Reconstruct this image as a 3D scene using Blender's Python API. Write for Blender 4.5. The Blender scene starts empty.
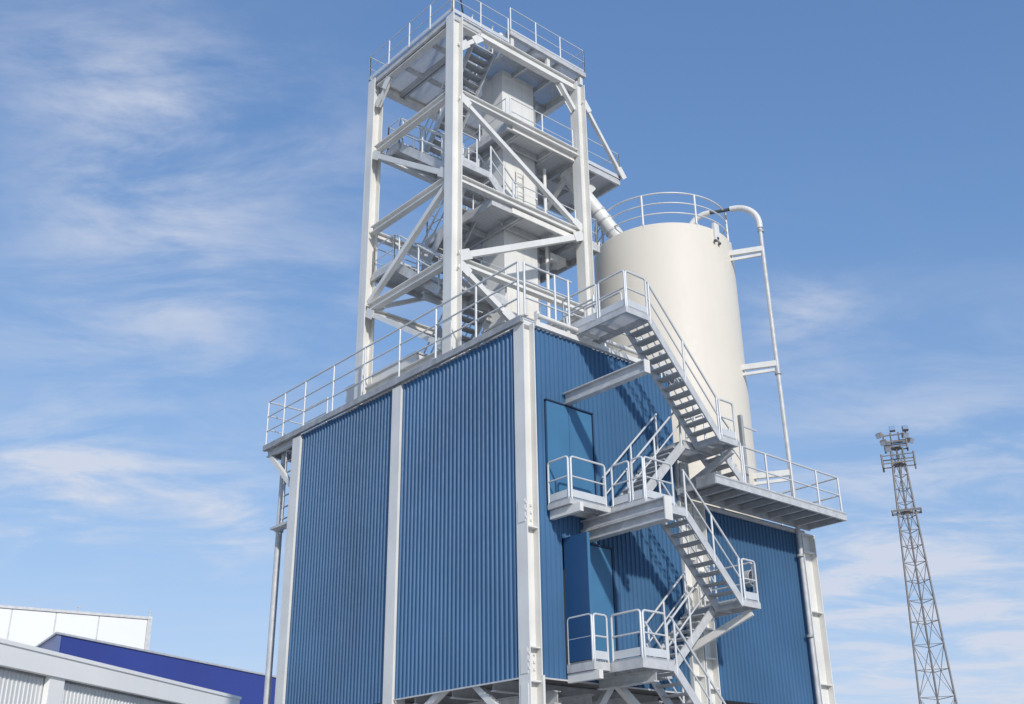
import bpy, math, random
from mathutils import Vector, Matrix
random.seed(7)
scn = bpy.context.scene
col = scn.collection
PI = math.pi
GZ = -10.55                      # ground height; z = 0 is the roof edge of the blue building

# ------------------------------------------------------------------ materials
def new_mat(name):
    m = bpy.data.materials.new(name); m.use_nodes = True
    nt = m.node_tree
    return m, nt, nt.nodes['Principled BSDF']

def paint(name, c, rough=.5, metal=0., var=.06, scale=1.2, streak=0., bump=0., bscale=60, dirt=None, spec=.5):
    """painted or galvanised surface: base colour with a slow mottling, faint vertical run marks and fine grain"""
    m, nt, b = new_mat(name)
    N, L = nt.nodes, nt.links
    tc = N.new('ShaderNodeTexCoord')
    n1 = N.new('ShaderNodeTexNoise'); n1.inputs['Scale'].default_value = scale; n1.inputs['Detail'].default_value = 6
    L.new(tc.outputs['Object'], n1.inputs['Vector'])
    mx = N.new('ShaderNodeMix'); mx.data_type = 'RGBA'
    lo = tuple(max(0, x*(1-var*1.6)) for x in c) + (1,); hi = tuple(min(1, x*(1+var)) for x in c) + (1,)
    mx.inputs[6].default_value = lo; mx.inputs[7].default_value = hi
    mr = N.new('ShaderNodeMapRange'); mr.inputs[1].default_value = .3; mr.inputs[2].default_value = .7
    L.new(n1.outputs[0], mr.inputs[0]); L.new(mr.outputs[0], mx.inputs[0])
    out = mx.outputs[2]
    if streak:
        mp = N.new('ShaderNodeMapping'); mp.inputs['Scale'].default_value = (5, 5, .22)
        L.new(tc.outputs['Object'], mp.inputs[0])
        n2 = N.new('ShaderNodeTexNoise'); n2.inputs['Scale'].default_value = 1.3; n2.inputs['Detail'].default_value = 5
        L.new(mp.outputs[0], n2.inputs['Vector'])
        r2 = N.new('ShaderNodeMapRange'); r2.inputs[1].default_value = .48; r2.inputs[2].default_value = .78; r2.inputs[4].default_value = streak
        L.new(n2.outputs[0], r2.inputs[0])
        m2 = N.new('ShaderNodeMix'); m2.data_type = 'RGBA'
        d = dirt or tuple(x*.55 for x in c)
        m2.inputs[7].default_value = d + (1,)
        L.new(r2.outputs[0], m2.inputs[0]); L.new(out, m2.inputs[6]); out = m2.outputs[2]
    L.new(out, b.inputs['Base Color'])
    n3 = N.new('ShaderNodeTexNoise'); n3.inputs['Scale'].default_value = 9; n3.inputs['Detail'].default_value = 4
    L.new(tc.outputs['Object'], n3.inputs['Vector'])
    r3 = N.new('ShaderNodeMapRange'); r3.inputs[3].default_value = max(.05, rough-.1); r3.inputs[4].default_value = min(1, rough+.12)
    L.new(n3.outputs[0], r3.inputs[0]); L.new(r3.outputs[0], b.inputs['Roughness'])
    b.inputs['Metallic'].default_value = metal
    b.inputs['Specular IOR Level'].default_value = spec
    if bump:
        n4 = N.new('ShaderNodeTexNoise'); n4.inputs['Scale'].default_value = bscale; n4.inputs['Detail'].default_value = 3
        L.new(tc.outputs['Object'], n4.inputs['Vector'])
        bp_ = N.new('ShaderNodeBump'); bp_.inputs['Strength'].default_value = bump; bp_.inputs['Distance'].default_value = .02
        L.new(n4.outputs[0], bp_.inputs['Height']); L.new(bp_.outputs[0], b.inputs['Normal'])
    return m

def grating_mat(name, c, open_=0):
    """steel open-mesh flooring: fine dark bar pattern"""
    m = paint(name, c, .55, .2, .06, 2.)
    nt = m.node_tree; N, L = nt.nodes, nt.links; b = N['Principled BSDF']
    src = b.inputs['Base Color'].links[0].from_socket
    tc = N.new('ShaderNodeTexCoord'); br = N.new('ShaderNodeTexBrick')
    br.inputs['Scale'].default_value = 1; br.inputs['Brick Width'].default_value = .1; br.inputs['Row Height'].default_value = .035
    br.inputs['Mortar Size'].default_value = .006; br.offset = 0
    br.inputs['Color1'].default_value = (.74,.74,.74,1); br.inputs['Color2'].default_value = (.8,.8,.8,1); br.inputs['Mortar'].default_value = (1,1,1,1)
    L.new(tc.outputs['Object'], br.inputs['Vector'])
    mm = N.new('ShaderNodeMix'); mm.data_type = 'RGBA'; mm.blend_type = 'MULTIPLY'; mm.inputs[0].default_value = 1
    L.new(src, mm.inputs[6]); L.new(br.outputs['Color'], mm.inputs[7]); L.new(mm.outputs[2], b.inputs['Base Color'])
    if open_:                      # the meshes of the grating are holes
        b2 = N.new('ShaderNodeTexBrick'); b2.offset = 0
        b2.inputs['Scale'].default_value = 1; b2.inputs['Brick Width'].default_value = .06; b2.inputs['Row Height'].default_value = .03; b2.inputs['Mortar Size'].default_value = .0105
        b2.inputs['Mortar Smooth'].default_value = 0
        L.new(tc.outputs['Object'], b2.inputs['Vector'])
        tl = N.new('ShaderNodeBsdfTranslucent'); tl.inputs[0].default_value = (.80,.80,.79,1); mt_ = N.new('ShaderNodeMixShader'); mt_.inputs[0].default_value = .5   # translucency put in to imitate sunlight on the bar sides
        L.new(b.outputs[0], mt_.inputs[1]); L.new(tl.outputs[0], mt_.inputs[2])
        tr = N.new('ShaderNodeBsdfTransparent'); ms_ = N.new('ShaderNodeMixShader'); out = N['Material Output']
        L.new(b2.outputs['Fac'], ms_.inputs[0]); L.new(tr.outputs[0], ms_.inputs[1]); L.new(mt_.outputs[0], ms_.inputs[2]); L.new(ms_.outputs[0], out.inputs[0])
    return m

def sheets(m, wid=1.05, amt=.10):
    """each cladding sheet keeps a slightly different batch tone"""
    nt = m.node_tree; N, L = nt.nodes, nt.links; b = N['Principled BSDF']; src = b.inputs['Base Color'].links[0].from_socket
    tc = N.new('ShaderNodeTexCoord'); sp = N.new('ShaderNodeSeparateXYZ'); L.new(tc.outputs['Object'], sp.inputs[0])
    a = N.new('ShaderNodeMath'); a.operation = 'ADD'; L.new(sp.outputs[0], a.inputs[0]); L.new(sp.outputs[1], a.inputs[1])
    d = N.new('ShaderNodeMath'); d.operation = 'DIVIDE'; L.new(a.outputs[0], d.inputs[0]); d.inputs[1].default_value = wid
    f = N.new('ShaderNodeMath'); f.operation = 'FLOOR'; L.new(d.outputs[0], f.inputs[0])
    w = N.new('ShaderNodeTexWhiteNoise'); w.noise_dimensions = '1D'; L.new(f.outputs[0], w.inputs['W'])
    r = N.new('ShaderNodeMapRange'); r.inputs[3].default_value = 1-amt; r.inputs[4].default_value = 1+amt; L.new(w.outputs['Value'], r.inputs[0])
    v = N.new('ShaderNodeVectorMath'); v.operation = 'SCALE'; L.new(src, v.inputs[0]); L.new(r.outputs[0], v.inputs['Scale']); L.new(v.outputs[0], b.inputs['Base Color'])
    return m
M = {}
M['white'] = paint('white_steel_paint', (.75,.735,.69), .45, 0, .05, 1.5, .35, .05, 40, (.50,.48,.44))
M['rail'] = paint('railing_paint', (.64,.65,.65), .45, .15, .05, 3)
M['galv'] = paint('galvanised_steel', (.56,.56,.555), .5, .1, .10, 6, 0, .05, 90)
M['galv_dark'] = paint('weathered_galvanised_steel', (.38,.385,.385), .5, .12, .14, 5, .2)
M['grate'] = grating_mat('steel_grating', (.72,.72,.715))
M['mesh'] = grating_mat('open_steel_grating', (.66,.67,.68), .4)
M['tread'] = grating_mat('tread_grating', (.50,.505,.505))
M['silo'] = paint('cream_silo_paint', (.72,.66,.555), .55, 0, .02, .6, .15, .02, 3, (.63,.58,.49))
M['clad'] = sheets(paint('blue_ribbed_cladding', (.060,.148,.275), .5, 0, .10, .5, .35, 0, 1, (.095,.17,.28), .3))
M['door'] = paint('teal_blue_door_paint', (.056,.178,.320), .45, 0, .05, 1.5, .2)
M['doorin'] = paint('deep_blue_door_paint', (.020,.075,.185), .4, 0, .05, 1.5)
M['frame'] = paint('navy_door_frame_paint', (.012,.03,.075), .5)
M['void'] = paint('unlit_room_black', (.03,.035,.045), .8)  # near-black that paints in the shade of the room interior
M['casing'] = paint('light_grey_casing_paint', (.77,.76,.72), .5, 0, .05, 1.2, .3)
M['beige'] = paint('beige_casing_paint', (.80,.77,.70), .5, 0, .04, 1.2, .3)
M['roofing'] = paint('grey_roof_membrane', (.30,.30,.30), .85, 0, .2, 2, 0, .3, 30)
M['slab'] = paint('concrete_floor_slab', (.19,.185,.18), .85, 0, .15, 1.5, 0, .2, 30)
M['ground'] = paint('concrete_yard', (.42,.41,.39), .9, 0, .18, .15, 0, .3, 20)
M['hall'] = paint('grey_white_hall_cladding', (.70,.71,.70), .5, 0, .04, .6, .15)
M['hallw'] = paint('white_hall_trim', (.90,.895,.865), .45, 0, .02, .6, .06)
M['royal'] = paint('royal_blue_sheeting', (.040,.064,.300), .45, 0, .06, .25, .2, 0, 1, (.06,.08,.30))
M['royal_lit'] = paint('lit_royal_blue_sheeting', (.20,.24,.42), .5, 0, .06, .25)  # royal blue made paler: the light on the end wall is in the colour
M['panelw'] = paint('bright_white_panel', (.80,.80,.79), .4, 0, .02, .4)
M['mast'] = paint('grey_mast_steel', (.25,.225,.205), .55, .2, .1, 2)
M['dark'] = paint('dark_grey_steel', (.09,.095,.10), .5, .3, .1, 4)
M['cable'] = paint('black_cable_sheath', (.02,.022,.03), .6)
def glass():
    m, nt, b = new_mat('floodlight_lens')
    n = nt.nodes.new('ShaderNodeTexNoise'); n.inputs['Scale'].default_value = 12
    r = nt.nodes.new('ShaderNodeMapRange'); r.inputs[3].default_value = .05; r.inputs[4].default_value = .14
    nt.links.new(n.outputs[0], r.inputs[0]); nt.links.new(r.outputs[0], b.inputs['Roughness'])
    b.inputs['Base Color'].default_value = (.75,.8,.85,1); b.inputs['Metallic'].default_value = .85
    return m
M['lens'] = glass()

# ------------------------------------------------------------------ mesh helpers
class MB:
    def __init__(s): s.v = []; s.f = []; s.sm = []
    def add(s, vs, fs, smooth=False):
        o = len(s.v); s.v += [tuple(p) for p in vs]
        for f in fs: s.f.append(tuple(i+o for i in f)); s.sm.append(smooth)
        return s
    def hexa(s, p):               # p: 8 points, bottom ring 0-3 then top ring 4-7
        return s.add(p, [(0,3,2,1),(4,5,6,7),(0,1,5,4),(1,2,6,5),(2,3,7,6),(3,0,4,7)])
    def box(s, x0, x1, y0, y1, z0, z1):
        if x1 < x0: x0, x1 = x1, x0
        if y1 < y0: y0, y1 = y1, y0
        if z1 < z0: z0, z1 = z1, z0
        return s.hexa([(x0,y0,z0),(x1,y0,z0),(x1,y1,z0),(x0,y1,z0),(x0,y0,z1),(x1,y0,z1),(x1,y1,z1),(x0,y1,z1)])
    def frame(s, p0, p1, up=(0,0,1)):
        a, b = Vector(p0), Vector(p1); d = (b-a).normalized(); u = Vector(up)
        if abs(d.dot(u)) > .98: u = Vector((0,1,0))
        r = d.cross(u).normalized(); u = r.cross(d).normalized()
        return a, b, d, r, u
    def bar(s, p0, p1, w, h, up=(0,0,1), dr=0., du=0.):
        a, b, d, r, u = s.frame(p0, p1, up)
        a = a + r*dr + u*du; b = b + r*dr + u*du
        q = []
        for c in (a, b):
            for sr, su in ((-1,-1),(1,-1),(1,1),(-1,1)): q.append(c + r*(sr*w/2) + u*(su*h/2))
        return s.add(q, [(0,1,2,3),(7,6,5,4),(0,4,5,1),(1,5,6,2),(2,6,7,3),(3,7,4,0)])
    def ibeam(s, p0, p1, w, h, t=.022, up=(0,0,1)):
        s.bar(p0, p1, w, t, up, 0, h/2-t/2); s.bar(p0, p1, w, t, up, 0, -h/2+t/2)
        return s.bar(p0, p1, t*.8, h-2*t-.002, up)
    def channel(s, p0, p1, w, h, t=.02, up=(0,0,1), side=1):
        s.bar(p0, p1, t, h, up, -side*(w/2-t/2), 0)
        s.bar(p0, p1, w-t-.002, t, up, side*t/2, h/2-t/2); return s.bar(p0, p1, w-t-.002, t, up, side*t/2, -h/2+t/2)
    def tube(s, pts, r, n=8, cap=True, rads=None):
        P = [Vector(p) for p in pts]; rings = []
        prev = None
        for i, p in enumerate(P):
            d = ((P[min(i+1,len(P)-1)]-p).normalized() + (p-P[max(i-1,0)]).normalized()).normalized() if len(P) > 1 else Vector((0,0,1))
            if prev is None:
                u = Vector((0,0,1)) if abs(d.z) < .95 else Vector((0,1,0))
            else: u = prev
            rr = d.cross(u).normalized(); u = rr.cross(d).normalized(); prev = u
            R = rads[i] if rads else r
            rings.append([p + rr*(R*math.cos(2*PI*k/n)) + u*(R*math.sin(2*PI*k/n)) for k in range(n)])
        vs = [q for ring in rings for q in ring]; fs = []
        for i in range(len(P)-1):
            for k in range(n):
                fs.append((i*n+k, i*n+(k+1)%n, (i+1)*n+(k+1)%n, (i+1)*n+k))
        s.add(vs, fs, True)
        if cap: s.add(rings[0], [tuple(range(n-1,-1,-1))]); s.add(rings[-1], [tuple(range(n))])
        return s
    def lathe(s, cx, cy, prof, n=96, smooth=True, ends=True):
        vs = []; fs = []
        for (r, z) in prof:
            for k in range(n): vs.append((cx+r*math.cos(2*PI*k/n), cy+r*math.sin(2*PI*k/n), z))
        for i in range(len(prof)-1):
            for k in range(n): fs.append((i*n+k, i*n+(k+1)%n, (i+1)*n+(k+1)%n, (i+1)*n+k))
        s.add(vs, fs, smooth)
        if ends:
            s.add(vs[:n], [tuple(range(n-1,-1,-1))]); s.add(vs[-n:], [tuple(range(n))])
        return s
    def ribs(s, a, b, z0, z1, nrm, pitch=.13, depth=.026, back=.06, flip=False):
        """trapezoid-ribbed sheet of real thickness from a to b (xy), ribs standing out along nrm"""
        A, B, n = Vector((a[0],a[1],0)), Vector((b[0],b[1],0)), Vector((nrm[0],nrm[1],0))
        L = (B-A).length; d = (B-A)/L; k = max(1, round(L/pitch)); p = L/k; prof = []
        for i in range(k):
            for (t, h) in ((0,0),(.50,0),(.62,1),(.88,1)): prof.append(((i+t)*p, h*depth))
        prof.append((L, 0))
        pts = [A + d*t + n*h for t, h in prof]; m = len(pts)
        vs = [(q.x,q.y,z0) for q in pts] + [(q.x,q.y,z1) for q in pts]
        fs = [(i, i+1, m+i+1, m+i) for i in range(m-1)]
        A2, B2 = A - n*back, B - n*back
        o = len(vs); vs += [(A2.x,A2.y,z0),(B2.x,B2.y,z0),(A2.x,A2.y,z1),(B2.x,B2.y,z1)]
        fs += [(o+1,o,o+2,o+3),(o,0,m,o+2),(m-1,o+1,o+3,2*m-1)]
        fs.append(tuple(range(m-1,-1,-1)) + (o, o+1)); fs.append(tuple(range(m,2*m)) + (o+3, o+2))
        if flip: fs = [tuple(reversed(f)) for f in fs]
        return s.add(vs, fs)
    def build(s, name, mat, parent=None, label=None, local=False):
        me = bpy.data.meshes.new(name)
        off = ROOT.get(parent.name, Vector()) if parent is not None and not local else Vector()
        me.from_pydata([tuple(Vector(p)-off) for p in s.v], [], s.f)
        me.polygons.foreach_set('use_smooth', s.sm)
        me.materials.append(mat if not isinstance(mat, str) else M[mat]); me.update()
        o = bpy.data.objects.new(name, me); col.objects.link(o)
        if parent is not None:
            o.parent = parent; ROOT[o.name] = off
        if label: o['label'] = label
        return o
ROOT = {}
def thing(name, loc, label, cat, group=None):
    e = bpy.data.objects.new(name, None); col.objects.link(e); e.location = loc; e.empty_display_size = .3
    ROOT[e.name] = Vector(loc); e['label'] = label; e['category'] = cat
    if group: e['group'] = group
    return e
def copy_of(o, parent, loc):
    c = o.copy(); col.objects.link(c); c.parent = parent; c.location = loc
    if parent.name in ROOT: ROOT[c.name] = ROOT[parent.name]
    return c

def hcol(mb, x0, x1, y0, y1, z0, z1, t=.022, stiff=(), web_y=None, ends=True, axis='x'):
    """H-section column: flanges at the two ends of the given axis, web between them"""
    if axis == 'x':
        mb.box(x0, x0+t, y0, y1, z0, z1); mb.box(x1-t, x1, y0, y1, z0, z1)
        w = web_y if web_y is not None else (y0+y1)/2
        mb.box(x0+t+.001, x1-t-.001, w-t*.4, w+t*.4, z0+.002, z1-.002)
        for z in stiff: mb.box(x0+t+.002, x1-t-.002, y0+.012, w-t*.4-.001, z-.012, z+.012)
    else:
        mb.box(x0, x1, y0, y0+t, z0, z1); mb.box(x0, x1, y1-t, y1, z0, z1)
        w = (x0+x1)/2
        mb.box(w-t*.4, w+t*.4, y0+t+.001, y1-t-.001, z0+.002, z1-.002)
        for z in stiff: mb.box(x0+.012, w-t*.4-.001, y0+t+.002, y1-t-.002, z-.012, z+.012)
    if ends: mb.box(x0-.01, x1+.01, y0-.01, y1+.01, z1, z1+.02)
    return mb

def rails_into(mb, pts, h=1.1, mids=(.55,), r=.021):
    for hh in (h,)+tuple(mids):
        for a, b in zip(pts[:-1], pts[1:]):
            mb.tube([Vector(a)+Vector((0,0,hh)), Vector(b)+Vector((0,0,hh))], r if hh == h else r*.85, 8)
def post_into(mb, p, h, w=.05, r=.024):
    mb.tube([p, Vector(p)+Vector((0,0,h-.01))], r, 8)
    mb.box(p[0]-.045, p[0]+.045, p[1]-.045, p[1]+.045, p[2]-.01, p[2]+.012)
def spaced(a, b, n):
    a, b = Vector(a), Vector(b); return [a + (b-a)*i/n for i in range(n+1)]
def toe_into(mb, pts, h=.13, t=.008):
    for a, b in zip(pts[:-1], pts[1:]): mb.bar(Vector(a)+Vector((0,0,h/2+.015)), Vector(b)+Vector((0,0,h/2+.015)), t, h)
def panel_rail(mb, a, b, h=.74, r=.021, mids=(.38,), toe=True, nmid=0):
    """one self-contained railing panel: two posts, a rounded top rail, mid rails, toe plate"""
    a, b = Vector(a), Vector(b); d = (b-a).normalized(); z = Vector((0,0,1))
    mb.tube([a-z*.08, a+z*(h-.05), a+z*(h-.015)+d*.015, a+z*h+d*.05, b+z*h-d*.05, b+z*(h-.015)-d*.015, b+z*(h-.05), b-z*.08], r, 8)
    for m in mids: mb.tube([a+z*m, b+z*m], r*.8, 8)
    for i in range(nmid):
        p = a+(b-a)*(i+1)/(nmid+1); mb.tube([p-z*.08, p+z*h], r, 8)
    if toe: toe_into(mb, [a, b])

# ------------------------------------------------------------------ camera
C = Vector((-12.4275,-13.7271,-8.9266))
r2 = Vector((0.75264569,-0.6582707,-0.01428783)); u2 = Vector((-0.25857772,-0.31546685,0.91302696)); fw = Vector((0.60552624,0.68349129,0.4076489))
cam = bpy.data.objects.new('camera', bpy.data.cameras.new('camera')); col.objects.link(cam)
cam.matrix_world = Matrix(((r2.x,u2.x,-fw.x,C.x),(r2.y,u2.y,-fw.y,C.y),(r2.z,u2.z,-fw.z,C.z),(0,0,0,1)))
cam.data.sensor_width = 36; cam.data.lens = 1111.55*36/1024; cam.data.clip_end = 9000; cam.data.clip_start = .1
scn.camera = cam

# ------------------------------------------------------------------ light
SUN = Vector((-.38,-1,.57)).normalized()
sun = bpy.data.objects.new('sun', bpy.data.lights.new('sun', 'SUN')); col.objects.link(sun)
sun.data.energy = 2.15; sun.data.angle = math.radians(2.2); sun.data.color = (1,.955,.89)
sun.rotation_euler = SUN.to_track_quat('Z','Y').to_euler(); sun.location = (-20,-40,40)
w = bpy.data.worlds.new('World'); scn.world = w; w.use_nodes = True
N, L = w.node_tree.nodes, w.node_tree.links
bg = N['Background']
sky = N.new('ShaderNodeTexSky'); sky.sky_type = 'NISHITA'; sky.sun_disc = False
sky.sun_elevation = math.asin(SUN.z); sky.sun_rotation = math.atan2(SUN.x, SUN.y)
sky.air_density = 1.0; sky.dust_density = .3; sky.ozone_density = 3.0; sky.altitude = 100
# thin clouds: fractal noise on a flat layer overhead, looked up by view direction
tc = N.new('ShaderNodeTexCoord'); sp = N.new('ShaderNodeSeparateXYZ'); L.new(tc.outputs['Generated'], sp.inputs[0])
def mth(op, a, b=None, clamp=False):
    n = N.new('ShaderNodeMath'); n.operation = op; n.use_clamp = clamp
    for i, x in enumerate((a, b)):
        if x is None: continue
        if isinstance(x, (int, float)): n.inputs[i].default_value = x
        else: L.new(x, n.inputs[i])
    return n.outputs[0]
zc = mth('ADD', mth('MAXIMUM', sp.outputs[2], 0.0), .12)
ax_ = mth('DIVIDE', sp.outputs[0], zc); ay_ = mth('DIVIDE', sp.outputs[1], zc)
u_ = mth('SUBTRACT', mth('MULTIPLY', ax_, .77), mth('MULTIPLY', ay_, .64)); v_ = mth('ADD', mth('MULTIPLY', ax_, .64), mth('MULTIPLY', ay_, .77))
cb = N.new('ShaderNodeCombineXYZ'); L.new(u_, cb.inputs[0]); L.new(v_, cb.inputs[1])
def cloud(scale, rot, stretch, loc, detail, rough, lo, hi, dist=.6):
    mp = N.new('ShaderNodeMapping'); mp.inputs['Rotation'].default_value = (0,0,rot); mp.inputs['Scale'].default_value = (stretch,1,1); mp.inputs['Location'].default_value = loc
    L.new(cb.outputs[0], mp.inputs[0])
    n = N.new('ShaderNodeTexNoise'); n.inputs['Scale'].default_value = scale; n.inputs['Detail'].default_value = detail; n.inputs['Roughness'].default_value = rough; n.inputs['Distortion'].default_value = dist
    L.new(mp.outputs[0], n.inputs['Vector'])
    r = N.new('ShaderNodeMapRange'); r.interpolation_type = 'SMOOTHSTEP'; r.inputs[1].default_value = lo; r.inputs[2].default_value = hi
    L.new(n.outputs[0], r.inputs[0]); return r.outputs[0]
big = cloud(.9, .7, .55, (3.1,1.7,0), 3, .5, .42, .70)
fine = cloud(2.4, .5, .6, (.3,4.2,1), 9, .6, .34, .78, .5)
wisps = mth('MULTIPLY', big, fine)
def spot(d, k):                    # a patch of denser cloud around a sky direction
    v = N.new('ShaderNodeVectorMath'); v.operation = 'DOT_PRODUCT'; L.new(tc.outputs['Generated'], v.inputs[0]); v.inputs[1].default_value = Vector(d).normalized()
    return mth('POWER', mth('MAXIMUM', v.outputs['Value'], 0.), k)
def pdir(x, y): return fw + r2*((x-512)/1111.55) - u2*((y-352)/1111.55)
patches = None
for (x, y, k, a) in ((130,140,260,.62),(190,95,400,.4),(60,60,300,.35),(20,475,1100,.7),(90,468,1100,.75),(165,474,1100,.75),(230,488,1100,.6),(240,525,1500,.8),(60,505,900,.7),(190,265,260,.6),(320,150,400,.4),(960,570,70,.9),(800,312,900,.7),(880,620,200,.5),(330,330,200,.35),(80,320,250,.4)):
    q = mth('MULTIPLY', spot(pdir(x,y), k), a); patches = q if patches is None else mth('ADD', patches, q)
tex = cloud(4.6, 0, .55, (1.3,.2,2), 12, .62, .36, .74, .4)
dens = mth('ADD', mth('MULTIPLY', patches, tex), mth('MULTIPLY', wisps, .10))
low = mth('POWER', mth('SUBTRACT', 1.0, mth('MULTIPLY', mth('MAXIMUM', sp.outputs[2], 0.0), 1.0), True), 7)   # thicker towards the horizon
dens = mth('ADD', dens, mth('MULTIPLY', low, mth('ADD', mth('MULTIPLY', tex, .4), .8)))
dens = mth('MINIMUM', mth('MULTIPLY', dens, .9), .85)
mixc = N.new('ShaderNodeMix'); mixc.data_type = 'RGBA'; mixc.inputs[7].default_value = (3.1,3.3,3.8,1)
sc = N.new('ShaderNodeSeparateColor'); cc = N.new('ShaderNodeCombineColor'); L.new(sky.outputs[0], sc.inputs[0])
for i, k in enumerate((.70, .86, 1.12)):      # soften the bright horizon band, deepen the blue
    c_ = mth('DIVIDE', mth('MULTIPLY', sc.outputs[i], 1.34*k), mth('ADD', mth('MULTIPLY', sc.outputs[i], .23), 1.0)); L.new(c_, cc.inputs[i])
L.new(dens, mixc.inputs[0]); L.new(cc.outputs[0], mixc.inputs[6]); L.new(mixc.outputs[2], bg.inputs['Color'])
bg.inputs['Strength'].default_value = .15

# ------------------------------------------------------------------ ground
g = MB(); g.add([(-3000,-3000,GZ),(3000,-3000,GZ),(3000,3000,GZ),(-3000,3000,GZ)], [(0,1,2,3)])
go = g.build('ground', 'ground'); go['kind'] = 'structure'

# ------------------------------------------------------------------ the blue clad process building
CB = -6.38                          # underside of the cladding
bd = thing('process_building', (4.2,4,GZ), 'blue ribbed clad process building raised on white steel columns', 'building')
ST = (-3.9,-5.92,-6.46,-8.2)
def column(f, label=None): mb = MB(); f(mb); return mb.build('column', 'white', bd, label)
def corner(mb):
    hcol(mb, 0, .28, -.02, .255, GZ, .0, stiff=ST, ends=False)
    for zz in (-3.62, -6.14, -6.7):
        mb.box(-.012, -.0005, .02, .20, zz-.2, zz+.2)
    for zz in (-3.75,-3.62,-3.49,-6.26,-6.14,-6.02):
        for xx in (.08,.2): mb.box(xx-.018, xx+.018, .085, .107, zz-.018, zz+.018)
        for xx in (0.0005,): mb.box(-.014, .0, -.012, .014, zz-.02, zz+.02)
    mb.box(.255,.30,-.05,-.021,-6.9,-6.36)
column(corner)
column(lambda mb: hcol(mb, -.015, .27, 3.76, 4.05, GZ, -.12, axis='y', ends=False) and mb.box(-.016-.014, -.016, 3.755, 4.055, GZ, -.12))
column(lambda mb: hcol(mb, -.015, .27, 7.7, 8.03, GZ, -.12, axis='y', ends=False) and mb.box(-.03, -.016, 7.695, 8.035, GZ, -.12))
st2 = tuple(-2.2-.55*i for i in range(15))
column(lambda mb: hcol(mb, 4.06, 4.41, -.03, .25, GZ, -1.55, stiff=st2))
column(lambda mb: hcol(mb, 4.45, 4.81, -.03, .25, GZ, -2.7, stiff=tuple(z-.2 for z in st2)))
column(lambda mb: hcol(mb, 8.1, 8.58, -.02, .26, GZ, -2.72, stiff=(-3.1,-4.4,-5.9,-6.5,-7.2)))
for (x, y, zt) in ((4.1,7.7,-.12),(8.1,5.6,-2.72),(4.2,5.6,-2.72)):
    column(lambda mb: hcol(mb, x, x+.3, y, y+.3, GZ, zt, ends=False))
def wall(a, b, z0, z1, n, flip, pitch=.119): mb = MB(); mb.ribs(a, b, z0, z1, n, pitch, flip=flip); return mb.build('wall_panel', 'clad', bd)
wall((.045,.262), (.045,3.75), CB, -.10, (-1,0), True)
wall((.045,4.06), (.045,7.69), CB-.02, -.10, (-1,0), True)
# front face; the two door openings are left out of the sheets
FY = .045
D1 = (.52,1.73,-3.46,-1.45); D2 = (.86,2.09,-6.18,-3.97)
for (x0, x1, z0, z1) in ((.285,.52,CB,-.06),(.52,1.73,-1.45,-.06),(1.73,2.09,-3.97,-.06),(2.09,4.04,CB,-.06),(.52,1.73,-3.97,-3.46),(.52,.86,CB,-3.97),(1.73,2.09,-3.97,-3.9699),(.86,2.09,CB,-6.18)):
    if z1-z0 > .01: wall((x0,FY), (x1,FY), z0, z1, (0,-1), False, .115)
wall((4.83,FY), (8.08,FY), CB-.05, -2.68, (0,-1), False, .115)
wall((4.40,.30), (4.40,7.7), -2.45, -.06, (1,0), False); wall((4.05,7.99), (.3,7.99), CB, -.1, (0,1), False)
wall((8.55,.3), (8.55,5.6), CB, -2.7, (1,0), False); wall((8.05,5.88), (4.5,5.88), CB, -2.7, (0,1), False)
wall((4.40,5.95),(4.40,7.7), CB, -2.46, (1,0), False)
mb = MB(); mb.box(.12, 4.36, .13, 7.9, -6.30, -6.16); mb.box(4.38, 8.5, .13, 5.8, -6.36, -6.2); mb.build('floor_slab', 'slab', bd)
mb = MB(); mb.box(.10, 4.33, .10, 7.92, -.10, -.02); mb.build('roof', 'roofing', bd)
mb = MB(); mb.box(4.47, 8.48, .14, 5.8, -2.68, -2.58); mb.build('lower_roof', 'roofing', bd)
# edge members under the floor, bracing below
def part(name, mat, fn, parent=None, label=None): mb = MB(); fn(mb); return mb.build(name, mat, parent or bd, label)
for yy in (1.1,2.2,3.3,4.6,5.8,7.0): part('floor_joist', 'galv', lambda m: m.ibeam((.16,yy,-6.41),(4.3,yy,-6.41),.12,.2))
for yy in (.9,2.1,3.3,4.5,5.4): part('floor_joist', 'galv', lambda m: m.ibeam((4.5,yy,-6.47),(8.3,yy,-6.47),.12,.2))
for xx in (.9,1.7,2.6,3.5): part('floor_girder', 'galv', lambda m: m.ibeam((xx,.3,-6.63),(xx,7.7,-6.63),.16,.22))
for xx in (5.2,6.2,7.2): part('floor_girder', 'galv', lambda m: m.ibeam((xx,.3,-6.69),(xx,5.5,-6.69),.16,.22))
part('edge_angle', 'galv', lambda m: m.box(.0,.02,.262,3.75,CB-.03,CB-.004) and m.box(.3,4.04,.0,.02,CB-.03,CB-.004))
for a, b in (((.18,1.62,-6.31),(.18,.26,-7.35)),((.18,2.4,-6.31),(.18,3.75,-7.0)),((2.12,.19,-6.31),(.40,.19,-8.4)),((2.2,.19,-6.31),(4.0,.19,-7.6)),((6.4,.17,-6.75),(4.9,.17,-9.3)),((6.5,.17,-6.75),(8.05,.17,-9.3)),((.3,7.8,-9),(4.0,7.8,-6.7)),((4.3,.4,-9.0),(4.3,5.5,-6.8))):
    part('brace', 'white', lambda m: m.bar(a, b, .12, .12))
part('cross_beam', 'galv', lambda m: m.ibeam((.2,3.9,-7.6),(4.2,3.9,-7.6),.16,.22))
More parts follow.
